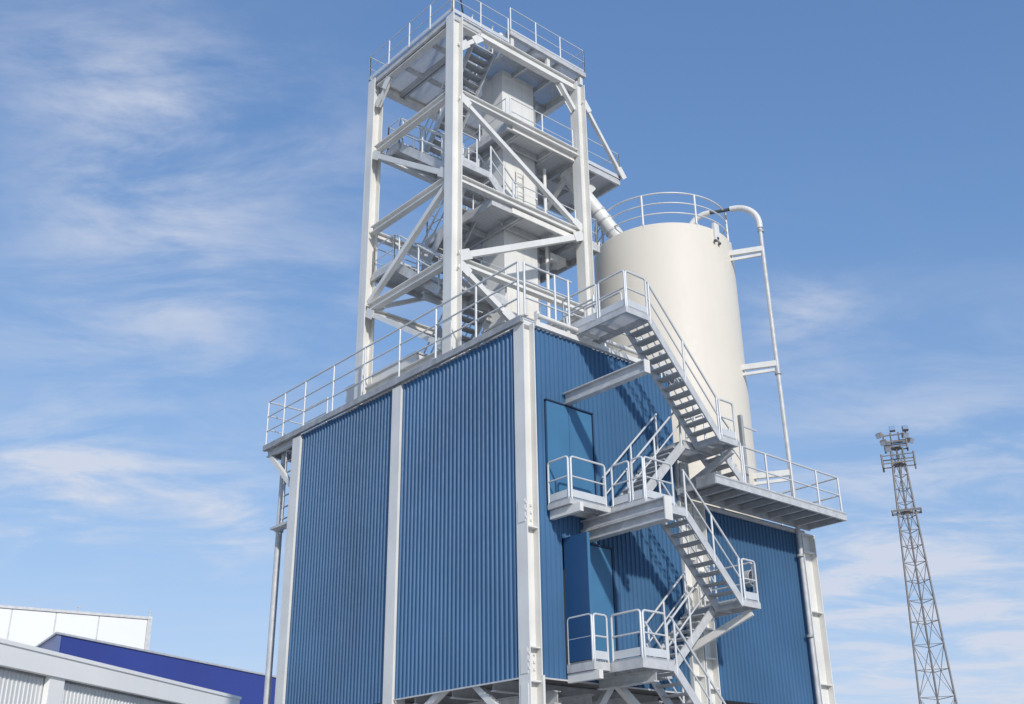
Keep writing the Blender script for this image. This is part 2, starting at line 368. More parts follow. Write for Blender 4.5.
# roof edge trims
part('roof_edge_channel', 'galv_dark', lambda m: m.channel((-.03,-.03,-.005),(-.03,9.38,-.005),.08,.13,side=1) )
part('front_gutter', 'white', lambda m: m.box(.30,3.25,-.055,.035,-.055,.045) and m.tube([(.33,-.07,.15),(3.22,-.07,.15)],.045,10))
for xx in (.36,1.15,2.05,3.2): part('gutter_bracket', 'white', lambda m: m.box(xx-.035,xx+.035,-.05,.03,.047,.26))
part('step_edge_trim', 'galv', lambda m: m.box(3.27,4.42,-.04,.03,-.055,.03) and m.box(4.43,4.46,-.02,7.7,-.1,.03))
part('lower_edge_trim', 'galv', lambda m: m.box(4.83,8.1,-.045,.0,-2.76,-2.685))
# overhanging end of the roof walkway
part('walkway_end', 'grate', lambda m: m.box(.03,1.0,7.96,9.36,-.02,.02) and m.ibeam((.08,7.98,-.13),(.08,9.36,-.13),.09,.16) and m.ibeam((.9,7.98,-.13),(.9,9.36,-.13),.09,.16) and m.ibeam((.14,9.3,-.13),(.85,9.3,-.13),.08,.16) and m.ibeam((.14,8.6,-.13),(.85,8.6,-.13),.08,.16))
part('knee_brace', 'white', lambda m: m.bar((.1,9.25,-.2),(.1,8.05,-1.3),.09,.12))
# doors
def door_leaf(x0, x1, z0, z1, y, mat='door', label=None):
    o = part('door', mat, lambda m: m.box(x0,x1,y,y+.05,z0,z1), bd, label)
    return o
part('door_frame', 'frame', lambda m: m.box(D1[0],D1[1],-.03,.09,D1[3]-.025,D1[3]) and m.box(D1[1]-.02,D1[1],-.02,.09,D1[2],D1[3]-.026) and m.box(D1[0],D1[0]+.02,.02,.09,D1[2],D1[3]-.036))
door_leaf(.542,1.115,-3.43,-1.478,-.012); door_leaf(1.13,1.706,-3.43,-1.478,.0)
part('astragal', 'door', lambda m: m.box(1.09,1.135,-.022,-.013,-3.43,-1.49))
part('door_frame', 'frame', lambda m: m.box(D2[0]+.05,D2[1],-.02,.09,D2[3]-.035,D2[3]) and m.box(D2[1]-.035,D2[1],-.02,.09,D2[2],D2[3]-.036))
door_leaf(1.47,2.05,-6.15,-4.01,-.005)
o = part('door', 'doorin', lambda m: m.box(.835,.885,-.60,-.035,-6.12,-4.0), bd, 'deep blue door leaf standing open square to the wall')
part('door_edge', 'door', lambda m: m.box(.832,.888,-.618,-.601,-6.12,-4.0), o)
part('door_recess', 'void', lambda m: m.box(.88,1.46,.6,.62,-6.15,-4.0) and m.box(.861,.879,.1,.6,-6.15,-4.0))  # dark sheets behind the opening stand in for the unlit interior
# small things of the facade
fan = thing('wall_vent', (6.2,.0,-4.0), 'small round dark extractor vent on the blue wall beside the lower stair landing', 'vent')
part('vent_housing', 'galv', lambda m: m.tube([(6.05,.03,-4.0),(6.05,-.12,-4.0)],.17,20), fan)
part('vent_louvre', 'dark', lambda m: [m.tube([(6.05,-.121,-4.0),(6.05,-.14,-4.0)],.15,20)] + [m.box(5.94,6.16,-.16,-.138,-4.0+z-.01,-4.0+z+.01) for z in (-.1,-.03,.04,.11)], fan)
cond = thing('conduit', (.30,-.03,GZ), 'thin white conduit pipe running down beside the near corner column', 'pipe')
part('pipe', 'white', lambda m: m.tube([(.315,-.045,-6.95),(.315,-.045,-9.9),(.40,-.05,-10.2),(.40,-.05,GZ)],.02,8) , cond)

# ------------------------------------------------------------------ roof railing (upper roof)
rr = thing('roof_railing', (0,4.5,.13), 'long three-bar railing along the left roof edge of the blue building', 'railing')
LP = [9.33,8.55,7.62,6.4,5.14,3.85,2.6,1.32,.08]
mb = MB(); rails_into(mb, [(-.02,.08,.1),(-.02,9.33,.07)], 1.13, (.74,.36)); rails_into(mb, [(-.02,9.33,.1),(.95,9.33,.1),(.95,8.2,.1)], 1.1, (.74,.38)); mb.build('rail', 'rail', rr)
pm = MB(); post_into(pm, (0,0,0), 1.13); p0 = pm.build('post', 'rail', rr, local=True); p0.location = Vector((-.02,LP[0],.07))-ROOT[rr.name]
for y in LP[1:]: copy_of(p0, rr, Vector((-.02,y,.07))-ROOT[rr.name])
for q in ((.95,9.33,.1),(.95,8.2,.1)): copy_of(p0, rr, Vector(q)-ROOT[rr.name])
fr = thing('roof_railing', (.7,0,.13), 'short railing above the front gutter between near roof corner and upper stair landing', 'railing')
mb = MB(); rails_into(mb, [(.07,.0,.1),(1.32,.0,.1)], 1.1, (.74,.38)); mb.build('rail', 'rail', fr)
for i, x in enumerate((.07,.86,1.22)): copy_of(p0, fr, Vector((x,.0,.1))-ROOT[fr.name])
mr = thing('roof_railing', (3,.1,.1), 'railing on the upper roof behind the top flight of the outside stair', 'railing')
mb = MB(); rails_into(mb, [(2.0,.08,.05),(2.0,.85,.05)], 1.05, (.55,)); rails_into(mb, [(2.0,.85,.05),(4.25,.85,.05),(4.25,2.1,.05)], 1.05, (.55,)); mb.build('rail', 'rail', mr)
for q in ((2.0,.08,.05),(2.0,.85,.05),(3.1,.85,.05),(4.25,.85,.05),(4.25,2.1,.05)): copy_of(p0, mr, Vector(q)-ROOT[mr.name])

# ------------------------------------------------------------------ outside stair
es = thing('external_staircase', (2.6,-.7,GZ), 'galvanised zigzag steel staircase fixed to the sunlit blue wall', 'staircase')
YO, YI = -1.37, -.05
def landing(parent, x0, x1, y0, y1, z, panels, h=.17, mat='galv', joists=1):
    m = MB()
    e = .0
    m.bar((x0+.025,y0,z-h/2),(x0+.025,y1,z-h/2),.05,h); m.bar((x1-.025,y0,z-h/2),(x1-.025,y1,z-h/2),.05,h)
    m.bar((x0+.051,y0+.025,z-h/2),(x1-.051,y0+.025,z-h/2),.05,h); m.bar((x0+.051,y1-.025,z-h/2),(x1-.051,y1-.025,z-h/2),.05,h)
    for i in range(joists):
        y = y0+(y1-y0)*(i+1)/(joists+1); m.bar((x0+.051,y,z-h/2),(x1-.051,y,z-h/2),.05,h*.8)
    o = m.build('landing', mat, parent)
    part('landing_floor', 'mesh', lambda q: q.box(x0+.004,x1-.004,y0+.004,y1-.004,z+.001,z+.028), o)
    for (a, b) in panels:
        part('landing_railing', 'rail', lambda q: panel_rail(q, (a[0],a[1],z+.03), (b[0],b[1],z+.03), nmid=1 if (Vector(a)-Vector(b)).length > 1.3 else 0), o)
    return o
def flight(parent, axis, p_top, p_bot, lat0, lat1, z_top, z_bot, rails=(True,True), mat='galv', depth=.15, tread_mat='tread', hr=.74, name='stair_flight'):
    """straight flight along x or y from p_top (height z_top) to p_bot (height z_bot); lat0..lat1 is its width"""
    P = (lambda a, l, z: (a,l,z)) if axis == 'x' else (lambda a, l, z: (l,a,z))
    m = MB()
    for l in (lat0+.02, lat1-.02): m.bar(P(p_top,l,z_top-depth*.45), P(p_bot,l,z_bot-depth*.45), .03, depth)
    for p_, z_ in ((p_top, z_top), (p_bot, z_bot)):
        e_ = .03 if (p_ == p_top) == (p_bot > p_top) else -.03
        m.bar(P(p_+e_,lat0+.036,z_-depth*.5), P(p_+e_,lat1-.036,z_-depth*.5), .02, .05)
    o = m.build(name, mat, parent)
    n = max(2, round(abs(z_top-z_bot)/.152)); w = (lat1-lat0)-.09; base = ROOT[parent.name]
    q = MB(); dx = .20
    if axis == 'x': q.box(-dx/2,dx/2,-w/2,w/2,-.026,0)
    else: q.box(-w/2,w/2,-dx/2,dx/2,-.026,0)
    t0 = None
    for i in range(1, n):
        k = i/n; loc = Vector(P(p_top+(p_bot-p_top)*k, (lat0+lat1)/2, z_top+(z_bot-z_top)*k))-base
        if t0 is None: t0 = q.build('tread', tread_mat, o, local=True); t0.location = loc
        else: copy_of(t0, o, loc)
    for l, on in zip((lat0+.02, lat1-.02), rails):
        if not on: continue
        h = MB(); a, b = Vector(P(p_top,l,z_top)), Vector(P(p_bot,l,z_bot)); Z = Vector((0,0,1))
        h.tube([a+Z*hr, b+Z*hr], .021, 8); h.tube([a+Z*hr*.5, b+Z*hr*.5], .016, 8)
        k = max(2, round((b-a).length/1.1))
        for i in range(k+1):
            s = a+(b-a)*(.02+.96*i/k); h.tube([s-Z*.12, s+Z*hr], .021, 8)
        h.build('handrail', 'rail', o)
    return o
zA, zB, zC, zG, zD = .17, -1.80, -3.46, -4.90, -6.16
landing(es, 1.34, 1.99, YO, .35, zA, [((1.36,.30),(1.36,-.62)),((1.36,-.68),(1.36,YO+.02)),((1.40,YO+.02),(1.95,YO+.02)),((1.97,-.70),(1.97,.3))], .11)
flight(es, 'x', 1.99, 3.83, YO, -.75, zA, zB)
landing(es, 3.80, 4.33, YO, -.72, zB, [((3.86,YO+.02),(4.29,YO+.02))], .11, joists=1)
landing(es, 3.50, 4.33, -.70, YI-.06, zB, [((4.31,-.60),(4.31,-.12))], .13, joists=0)
part('bracket_brace', 'galv', lambda m: m.bar((4.26,-1.26,zB-.18),(4.26,-.05,zB-.62),.07,.12), es)
part('bracket_brace', 'galv', lambda m: m.box(4.10,4.30,-.06,-.031,zB-.75,zB-.14), es)
flight(es, 'x', 3.48, 1.84, -.70, -.06, zB, zC, depth=.17)
# landing at the upper door: a narrow strip, then a deeper bay over the twin lifting beam
landing(es, .49, 1.50, -.58, -.02, zC, [((.51,-.04),(.51,-.54)),((.56,-.56),(1.40,-.56))], .09, joists=1)
part('support_bracket', 'white', lambda m: m.bar((.60,-.0,zC-.17),(.60,-.75,zC-.17),.08,.15), es)
landing(es, 1.52, 2.60, YO, -.02, zC, [((1.54,-.60),(1.54,-1.02)),((1.54,-1.08),(1.54,YO+.02)),((1.58,YO+.02),(2.30,YO+.02))], .14)
flight(es, 'x', 2.60, 4.02, YO, -.75, zC, zG)
landing(es, 4.0, 4.50, YO, YI-.06, zG, [((4.08,YO+.02),(4.46,YO+.02)),((4.48,-1.28),(4.48,-.1))], .10)
part('bracket_brace', 'white', lambda m: m.bar((4.36,-1.26,zG-.16),(4.0,-.06,-5.6),.08,.13), es)
flight(es, 'x', 3.98, 2.62, -.70, -.06, zG, zD)
# landing at the lower door
landing(es, .83, 1.20, -.66, -.02, zD, [((.85,-.06),(.85,-.62)),((.87,-.64),(1.18,-.64))], .13, joists=0)
part('support_bracket', 'white', lambda m: m.bar((.90,.0,zD-.21),(.90,-.74,zD-.21),.09,.14), es)
landing(es, 1.22, 1.98, YO, -.02, zD, [((1.24,-.70),(1.24,YO+.02)),((1.30,YO+.02),(1.84,YO+.02))], .15)
landing(es, 2.0, 2.66, -.72, -.02, zD, [], .15)
part('support_beam', 'galv', lambda m: m.ibeam((1.6,-.0,zD-.25),(1.6,-1.3,zD-.25),.12,.18), es)
flight(es, 'x', 1.98, 6.1, YO, -.75, zD, GZ+.02)
flight(es, 'x', 4.35, 4.98, -.95, -.42, zB, -2.34, rails=(True,False), depth=.16)

# lower roof walkway above the right hand wall
wk = thing('roof_walkway', (6.2,-.5,-2.55), 'galvanised walkway cantilevered along the lower roof edge below the silo', 'walkway')
m = MB(); m.bar((3.98,-1.0,-2.555),(8.36,-1.0,-2.555),.05,.12); m.bar((3.98,-.06,-2.57),(8.36,-.06,-2.57),.05,.13)
for x in (4.01,8.33): m.bar((x,-.974,-2.555),(x,-.086,-2.555),.05,.12)
for i in range(1,9): m.bar((4.01+i*.48,-.974,-2.56),(4.01+i*.48,-.086,-2.56),.06,.12)
m.build('frame', 'galv', wk)
part('deck', 'galv_dark', lambda q: q.box(3.98,8.36,-1.02,-.04,-2.492,-2.465), wk)
part('end_plate', 'galv_dark', lambda q: q.box(3.955,3.978,-1.02,-.55,-2.63,-2.41), wk)
mb = MB(); rails_into(mb, [(5.0,-.95,-2.465),(8.32,-.95,-2.465),(8.32,.6,-2.465)], .82, (.42,)); mb.build('rail', 'rail', wk)
pw = MB(); post_into(pw, (0,0,0), .82); pp = None
for q in ((5.0,-.95,-2.465),(5.75,-.95,-2.465),(6.6,-.95,-2.465),(7.5,-.95,-2.465),(8.32,-.95,-2.465),(8.32,.6,-2.465)):
    loc = Vector(q)-ROOT[wk.name]
    if pp is None: pp = pw.build('post', 'rail', wk, local=True); pp.location = loc
    else: copy_of(pp, wk, loc)
part('toe_plate', 'galv', lambda q: toe_into(q, [(4.0,-1.012,-2.475),(8.34,-1.012,-2.475)], .03), wk)

# ------------------------------------------------------------------ lifting beams over the doors
hb = thing('hoist_beam', (1.05,-1,-1.34), 'single white beam projecting from the blue wall above the upper door', 'beam')
part('beam', 'galv', lambda m: m.ibeam((1.05,.0,-1.335),(1.05,-2.02,-1.335),.14,.23), hb)
part('end_plate', 'white', lambda m: m.box(.98,1.12,-2.04,-2.022,-1.455,-1.215), hb)
hb = thing('hoist_beam', (1.40,-1,-3.8), 'deep double beam projecting from the blue wall beside the upper door landing', 'beam')
part('beam', 'galv', lambda m: m.ibeam((1.38,.0,-3.70),(1.38,-1.98,-3.70),.16,.19), hb)
part('beam', 'galv', lambda m: m.ibeam((1.38,.0,-3.895),(1.38,-1.98,-3.895),.16,.19), hb)
part('end_plate', 'white', lambda m: m.box(1.29,1.47,-2.005,-1.982,-4.0,-3.6), hb)
part('trolley_rail', 'white', lambda m: m.ibeam((1.9,-.62,-3.74),(1.9,-1.52,-3.74),.12,.16), hb)

# ------------------------------------------------------------------ steel tower
TX0, TX1, TY0, TY1 = .30, 4.29, 2.48, 5.67
ZT, Z2, Z3, Z4, Z5 = 8.80, 6.74, 4.47, 2.42, .14
tw = thing('steel_tower', (2.3,4.1,0), 'tall open white steel tower with cross braces and grating floors on the roof', 'tower')
H = .14
for (x, y) in ((TX0,TY0),(TX1,TY0),(TX0,TY1),(TX1,TY1)):
    part('column', 'white', lambda m: hcol(m, x-H, x+H, y-H, y+H, -.02, ZT+.08, ends=False), tw)
for z in (ZT-.02, Z2, Z3, Z4, Z5+.2):
    hh = .26 if z > 8 else .18
    for y in (TY0, TY1): part('beam', 'white', lambda m: m.ibeam((TX0+H+.002,y,z),(TX1-H-.002,y,z),.16,hh), tw)
    for x in (TX0, TX1): part('beam', 'white', lambda m: m.ibeam((x,TY0+H+.002,z),(x,TY1-H-.002,z),.16,hh), tw)
def br(a, b, w=.12):
    A_, B_ = Vector(a), Vector(b); d_ = (B_-A_).normalized()
    part('brace', 'white', lambda m: m.bar(a, b, w, w) and m.bar(A_-d_*.02, A_+d_*.30, .018, w+.10, (0,0,1), w/2+.011) and m.bar(B_-d_*.30, B_+d_*.02, .018, w+.10, (0,0,1), w/2+.011), tw)
yf = TY0-.02; xl = TX0-.02
br((TX0+H,yf,Z2-.1),(TX1-H,yf,Z3+.1),.11); br((TX0+H,yf,Z4+.1),(TX1-H,yf,Z3-.1),.14); br((TX0+H,yf,Z4-.1),(1.9,yf,Z4-.95),.13); br((1.92,yf,Z4-.96),(3.9,yf,.25),.13)
br((xl,TY1-H,Z2-.15),(xl,TY0+H,Z3+.12),.12); br((xl,TY0+H,Z3-.1),(xl,TY1-H,Z4+.12),.12); br((xl,TY1-H,Z4-.12),(xl,TY0+H,.45),.11)
br((TX0+H,TY1,Z4+.1),(TX1-H,TY1,Z3-.1),.1); br((TX1,TY0+H,Z2-.1),(TX1,TY1-H,Z3+.1),.12); br((TX1,TY1-H,Z3-.1),(TX1,TY0+H,Z4+.1),.12)
for a, b in (((TX0+H,TY0,ZT-.75),(TX0+.75,TY0,ZT-.16)),((TX1-H,TY0,ZT-.75),(TX1-.62,TY0,ZT-.16)),((TX0,TY1-H,ZT-.75),(TX0,TY1-.62,ZT-.16))): br(a, b, .10)
br((4.45,2.46,8.42),(5.84,2.50,6.72),.09)              # hanger of the cantilevered second floor
br((4.43,2.9,5.6),(5.1,2.9,6.36),.08)
def floor(z, rects, gm='grate', joist_dir='x', step=.82, rail=(), depth=.15, edge=True, t=.035, hr=.76, mids=(.38,)):
    first = None
    for (x0, x1, y0, y1) in rects:
        m = MB()
        m.bar((x0,y0+.03,z-depth/2),(x1,y0+.03,z-depth/2),.06,depth); m.bar((x0,y1-.03,z-depth/2),(x1,y1-.03,z-depth/2),.06,depth)
        m.bar((x0+.03,y0+.061,z-depth/2),(x0+.03,y1-.061,z-depth/2),.06,depth); m.bar((x1-.03,y0+.061,z-depth/2),(x1-.03,y1-.061,z-depth/2),.06,depth)
        n = max(1, round((x1-x0)/step)); ny = max(1, round((y1-y0)/1.25))
        for i in range(1,n): m.bar((x0+(x1-x0)*i/n,y0+.061,z-depth/2-.004),(x0+(x1-x0)*i/n,y1-.061,z-depth/2-.004),.07,depth-.012)
        for i in range(1,ny): m.bar((x0+.061,y0+(y1-y0)*i/ny,z-depth/2-.008),(x1-.061,y0+(y1-y0)*i/ny,z-depth/2-.008),.06,depth-.022)
        o = m.build('floor_frame', 'galv', tw)
        part('floor_grating', gm, lambda q: q.box(x0+.003,x1-.003,y0+.003,y1-.003,z+.001,z+t), o)
        first = first or o
    for pts, n in rail:
        q = MB(); rails_into(q, [Vector(p)+Vector((0,0,z)) for p in pts], hr, mids, .013)
        for a, b in zip(pts[:-1], pts[1:]):
            a3, b3 = Vector(a)+Vector((0,0,z)), Vector(b)+Vector((0,0,z)); k = max(1, round((b3-a3).length/.85))
            for p in spaced(a3, b3, k): q.tube([p, p+Vector((0,0,hr))], .021, 6)
        toe_into(q, [Vector(p)+Vector((0,0,z)) for p in pts], .1)
        q.build('floor_railing', 'rail', first)
    return first
# top deck with stair hatch, raised strip along the front
floor(8.92, [(.2,1.08,2.44,5.8),(1.12,1.9,3.55,5.8),(1.94,4.4,2.62,5.8)], 'mesh', rail=[([(.16,5.78,0),(.16,2.40,0),(1.9,2.40,0)],4),([(.16,5.78,0),(4.4,5.78,0),(4.4,3.5,0)],4)], hr=.74)
floor(9.30, [(1.94,4.52,2.36,3.25)], 'mesh', rail=[([(1.98,2.40,0),(4.50,2.40,0),(4.50,3.2,0)],3)], depth=.12, hr=.74)
for x in (2.05,3.25,4.4): part('deck_post', 'white', lambda m: m.box(x-.05,x+.05,2.42,2.5,8.93,9.175), tw)
# second floor, cantilevered on the right
floor(6.68, [(1.95,2.33,2.55,5.5),(2.35,3.46,2.55,3.14),(2.35,3.46,4.03,5.5),(3.48,5.78,2.55,4.6)], rail=[([(2.05,2.53,0),(4.1,2.53,0)],3),([(4.5,2.53,0),(5.74,2.53,0),(5.74,4.55,0),(4.5,4.55,0)],3),([(1.98,2.6,0),(1.98,4.6,0)],2),([(1.98,5.45,0),(3.44,5.45,0),(3.44,4.1,0)],2)])
floor(6.55, [(.38,1.95,4.72,5.25)], rail=[([(1.95,5.22,0),(.42,5.22,0),(.42,4.76,0),(1.05,4.76,0)],3)], depth=.13)
part('kick_panel', 'beige', lambda m: m.box(2.1,4.12,2.52,2.545,6.53,6.67), tw)
# third floor
floor(4.36, [(1.42,2.33,2.5,5.0),(2.35,3.46,2.5,3.14),(2.35,3.46,4.03,5.0),(3.48,4.85,2.5,4.6)], rail=[([(2.1,2.55,0),(4.1,2.55,0)],3),([(1.45,3.2,0),(1.45,4.95,0),(3.44,4.95,0)],3),([(4.5,2.55,0),(4.82,2.55,0),(4.82,4.55,0)],2)])
part('kick_panel', 'beige', lambda m: m.box(2.0,4.12,2.47,2.495,4.21,4.35), tw)
floor(3.30, [(.34,1.95,4.72,5.6)], rail=[([(1.95,5.57,0),(.38,5.57,0),(.38,4.76,0),(1.05,4.76,0)],3)], depth=.13)
# landings at the front
floor(5.12, [(.5,1.5,2.62,3.0)], rail=[([(.52,2.64,0),(1.1,2.64,0)],1)], depth=.13)
floor(2.02, [(.5,1.95,2.62,3.1)], rail=[([(.52,2.64,0),(1.92,2.64,0)],2)], depth=.13)
part('duct_support', 'galv', lambda m: m.ibeam((.45,3.7,2.1),(2.37,3.7,2.1),.12,.16), tw)

# stairs inside the tower
def inner(label, *a, **k):
    f_top, f_bot, l0, l1, zt, zb = a[1:7]
    mid = ((l0+l1)/2, (f_top+f_bot)/2, zb) if a[0] == 'y' else ((f_top+f_bot)/2, (l0+l1)/2, zb)
    t = thing('stair_flight', mid, label, 'stairs', 'stair flights inside the steel tower')
    flight(t, *a, mat='galv', depth=.2, **k)
inner('highest tower stair flight, hanging from the hatch in the top deck', 'y', 2.82, 4.72, 1.12, 1.80, 8.90, 6.58)
inner('tower stair flight hidden behind the near column, going from second floor down to the front', 'y', 4.70, 3.02, .44, 1.05, 6.55, 5.16)
inner('tower stair flight seen left of the near column, midway up above the outer left landing', 'y', 2.95, 4.72, 1.12, 1.80, 5.14, 3.32)
inner('tower stair flight just below the outer left landing', 'y', 4.70, 3.12, .44, 1.05, 3.30, 2.06)
inner('lowest tower stair flight, right of the near column base and just above the roof edge', 'y', 3.12, 4.95, 1.12, 1.80, 2.0, .05)
inner('short steep tower stair flight in front of the beige lift casing', 'x', 1.50, 2.30, 2.62, 3.1, 5.14, 4.40)

# bucket elevator casing in the tower
el = thing('elevator_casing', (2.9,3.6,0), 'tall grey and beige box casing standing upright inside the steel tower', 'casing')
part('casing', 'casing', lambda m: m.box(2.38,3.42,3.20,3.98,.0,8.86), el)
for z in (.9,1.85,2.8,4.6,5.45,7.2): part('flange', 'casing', lambda m: m.box(2.35,3.45,3.17,4.01,z,z+.05), el)
part('inspection_panel', 'beige', lambda m: m.box(2.43,3.37,3.174,3.198,4.70,6.1), el)
part('inspection_panel', 'beige', lambda m: m.box(2.43,3.37,3.174,3.198,.96,2.75), el)
part('inspection_hatch', 'white', lambda m: m.box(2.6,3.2,3.15,3.173,6.72,7.10), el)
ld = thing('ladder', (2.84,3.1,4.4), 'small white ladder fixed on the front of the tall beige casing', 'ladder')
for x in (2.72,2.96): part('stile', 'white', lambda m: m.tube([(x,3.1,4.4),(x,3.1,6.0)],.018,6), ld)
rg = MB(); rg.tube([(-.12,0,0),(.12,0,0)],.012,6); r0 = None
for i in range(6):
    loc = Vector((2.84,3.1,4.6+i*.26))-ROOT[ld.name]
    if r0 is None: r0 = rg.build('rung', 'white', ld, local=True); r0.location = loc
    else: copy_of(r0, ld, loc)
vp = thing('riser_pipe', (3.66,3.15,0), 'thin white vertical pipe to the right of the tower casing', 'pipe')
part('pipe', 'white', lambda m: m.tube([(3.66,3.12,.0),(3.66,3.12,6.4)],.045,8), vp)
for z in (1.0,2.9,5.0): part('clamp', 'galv', lambda m: m.tube([(3.66,3.12,z),(3.66,3.12,z+.06)],.065,8), vp)
ct = thing('cable_tray', (3.5,3.4,0), 'dark narrow cable tray running up the right side of the tower casing', 'cable tray')
part('tray', 'galv_dark', lambda m: m.box(3.455,3.475,3.25,3.55,.0,8.6) and m.box(3.476,3.53,3.25,3.262,.0,8.6) and m.box(3.476,3.53,3.538,3.55,.0,8.6), ct)
for y in (3.29,3.34,3.40,3.45): part('cable', 'cable', lambda m: m.tube([(3.495,y,.02),(3.495,y,8.5)],.018,6), ct)
rg2 = thing('filter_unit', (3.98,3.1,3.6), 'white box filter unit hung under the third tower floor', 'unit')
part('housing', 'white', lambda m: m.box(3.72,4.22,3.05,3.35,3.86,4.05), rg2)
part('hanger', 'galv', lambda m: m.box(3.8,3.84,3.2,3.24,4.051,4.2) and m.box(4.1,4.14,3.2,3.24,4.051,4.2), rg2)
part('outlet', 'galv', lambda m: m.tube([(3.95,3.2,3.86),(3.95,3.2,3.76)],.08,12), rg2)
# roof plant
du = thing('horizontal_duct', (1.9,.8,.1), 'grey round duct lying on the roof behind the front railing', 'duct')
part('duct', 'casing', lambda m: m.tube([(.6,.85,.36),(4.0,.85,.36)],.2,20), du)
for x in (.9,2.0,3.1): part('saddle', 'galv', lambda m: m.box(x-.04,x+.04,.7,1.0,-.018,.22), du)
for x in (1.45,2.7): part('flange', 'galv', lambda m: m.tube([(x,.85,.36),(x+.04,.85,.36)],.235,20), du)
dr = thing('screw_drum', (4.0,4.0,.0), 'grey horizontal drum lying between the tower casing and the silo', 'drum')
part('drum', 'casing', lambda m: m.tube([(3.79,3.85,.95),(3.95,3.85,.95),(4.75,3.2,.95),(4.9,3.1,.95)],.55,24,True,[.3,.55,.55,.4]), dr)
part('leg', 'galv', lambda m: m.box(3.95,4.05,3.7,3.8,-.02,.5), dr); part('leg', 'galv', lambda m: m.box(4.2,4.3,3.4,3.5,-.02,.5), dr)
bx = thing('roof_unit', (.5,5.0,0), 'low white plant box with bent pipe behind the left roof railing', 'unit')
part('housing', 'white', lambda m: m.box(.45,1.0,3.9,6.6,-.018,.78), bx)
part('lid', 'galv', lambda m: m.box(.42,1.03,3.87,6.63,.781,.82), bx)
part('pipe', 'galv', lambda m: m.tube([(.7,3.88,.3),(.7,3.6,.3),(.7,3.45,.42),(.7,3.45,.75)],.05,8), bx)
lv = thing('roof_flap', (1.05,4.6,0), 'grey tilted flap plate beside the tower foot behind the left railing', 'flap')
part('plate', 'galv_dark', lambda m: m.bar((.72,3.25,.55),(.80,3.62,1.35),.22,.03,(1,0,0)), lv)
part('stand', 'galv', lambda m: m.bar((.78,3.35,-.018),(.78,3.35,.75),.06,.06), lv)
dm = thing('deck_cover', (3.35,2.9,9.34), 'low white rounded cover on the raised top deck behind the front rail', 'cover')
part('cover', 'white', lambda m: m.lathe(3.35,2.9,[(.24,9.34),(.24,9.46),(.2,9.53),(.1,9.56),(.02,9.565)],24), dm)
part('flange', 'galv', lambda m: m.lathe(3.35,2.9,[(.27,9.36),(.27,9.385)],24), dm)
lamp = thing('deck_lamp', (1.75,2.5,8.96), 'tiny white lamp on the top deck edge beside the railing gap', 'lamp')
part('stem', 'galv', lambda m: m.tube([(1.75,2.52,8.94),(1.75,2.52,9.05)],.02,6), lamp)
part('lamp_head', 'white', lambda m: m.lathe(1.75,2.52,[(.02,9.04),(.07,9.07),(.08,9.13),(.05,9.19),(.01,9.2)],12), lamp)
cw = thing('stay_cable', (.9,3.2,8.96), 'dark thin stay cable running up from the top deck', 'cable')
part('cable', 'cable', lambda m: m.tube([(1.0,2.9,8.95),(.55,2.75,10.6),(.35,2.62,11.4)],.02,6), cw)
part('anchor', 'galv', lambda m: m.box(.95,1.05,2.85,2.95,8.955,9.0), cw)
part('pole', 'white', lambda m: m.tube([(.35,2.62,8.95),(.35,2.62,11.5)],.045,8), cw)

# ------------------------------------------------------------------ silo
SX, SY, SR, SZ0, SZ1 = 6.825, 2.20, 1.735, -2.56, 4.66
si = thing('storage_silo', (SX,SY,SZ0), 'large round cream storage silo standing on the lower roof', 'silo')
part('shell', 'silo', lambda m: m.lathe(SX,SY,[(SR,SZ0),(SR,SZ1-.05),(SR-.012,SZ1-.015),(SR-.05,SZ1)],160), si)
part('roof_cone', 'silo', lambda m: m.lathe(SX,SY,[(SR-.055,SZ1+.002),(.35,SZ1+.30),(.3,SZ1+.31)],96), si)
part('base_ring', 'white', lambda m: m.lathe(SX,SY,[(SR+.06,SZ0),(SR+.06,SZ0+.06)],96), si)
def ring(m, r, z, t):
    n = 72; pts = [(SX+r*math.cos(2*PI*k/n), SY+r*math.sin(2*PI*k/n), z) for k in range(n+1)]; m.tube(pts, t, 8, False)
for h in (.84,.56,.28): part('top_rail', 'rail', lambda m: ring(m, SR-.06, SZ1+h, .022 if h > .8 else .018), si)
pm2 = MB(); pm2.tube([(0,0,-.02),(0,0,.84)],.03,8); pm2.box(-.05,.05,-.05,.05,-.1,.01); q0 = None
for k in range(8):
    a = math.radians(-154.5+k*45); loc = Vector((SX+(SR-.06)*math.cos(a), SY+(SR-.06)*math.sin(a), SZ1))-ROOT[si.name]
    if q0 is None: q0 = pm2.build('rail_post', 'rail', si, local=True); q0.location = loc
    else: copy_of(q0, si, loc)
def on_silo(deg, r): a = math.radians(deg); return SX+r*math.cos(a), SY+r*math.sin(a)
lx, ly = on_silo(-92, SR)
part('lifting_lug', 'white', lambda m: m.box(lx-.09,lx+.09,ly-.05,ly+.02,SZ1-.32,SZ1+.14), si)
part('lug_bolts', 'dark', lambda m: [m.box(lx+dx-.025,lx+dx+.025,ly-.075,ly-.02,SZ1-.40+dz,SZ1-.35+dz) for dx, dz in ((-.1,0),(.06,-.02),(-.0,.10))], si)
ldr = thing('ladder_rail', (6.6,.2,-2.5), 'dark upright post with side arm standing before the silo foot', 'post')
part('post', 'galv_dark', lambda m: m.box(5.78,5.86,-.42,-.34,-2.43,-.62), ldr); part('arm', 'galv', lambda m: m.bar((5.86,-.38,-.85),(6.35,-.38,-.85),.03,.03), ldr)

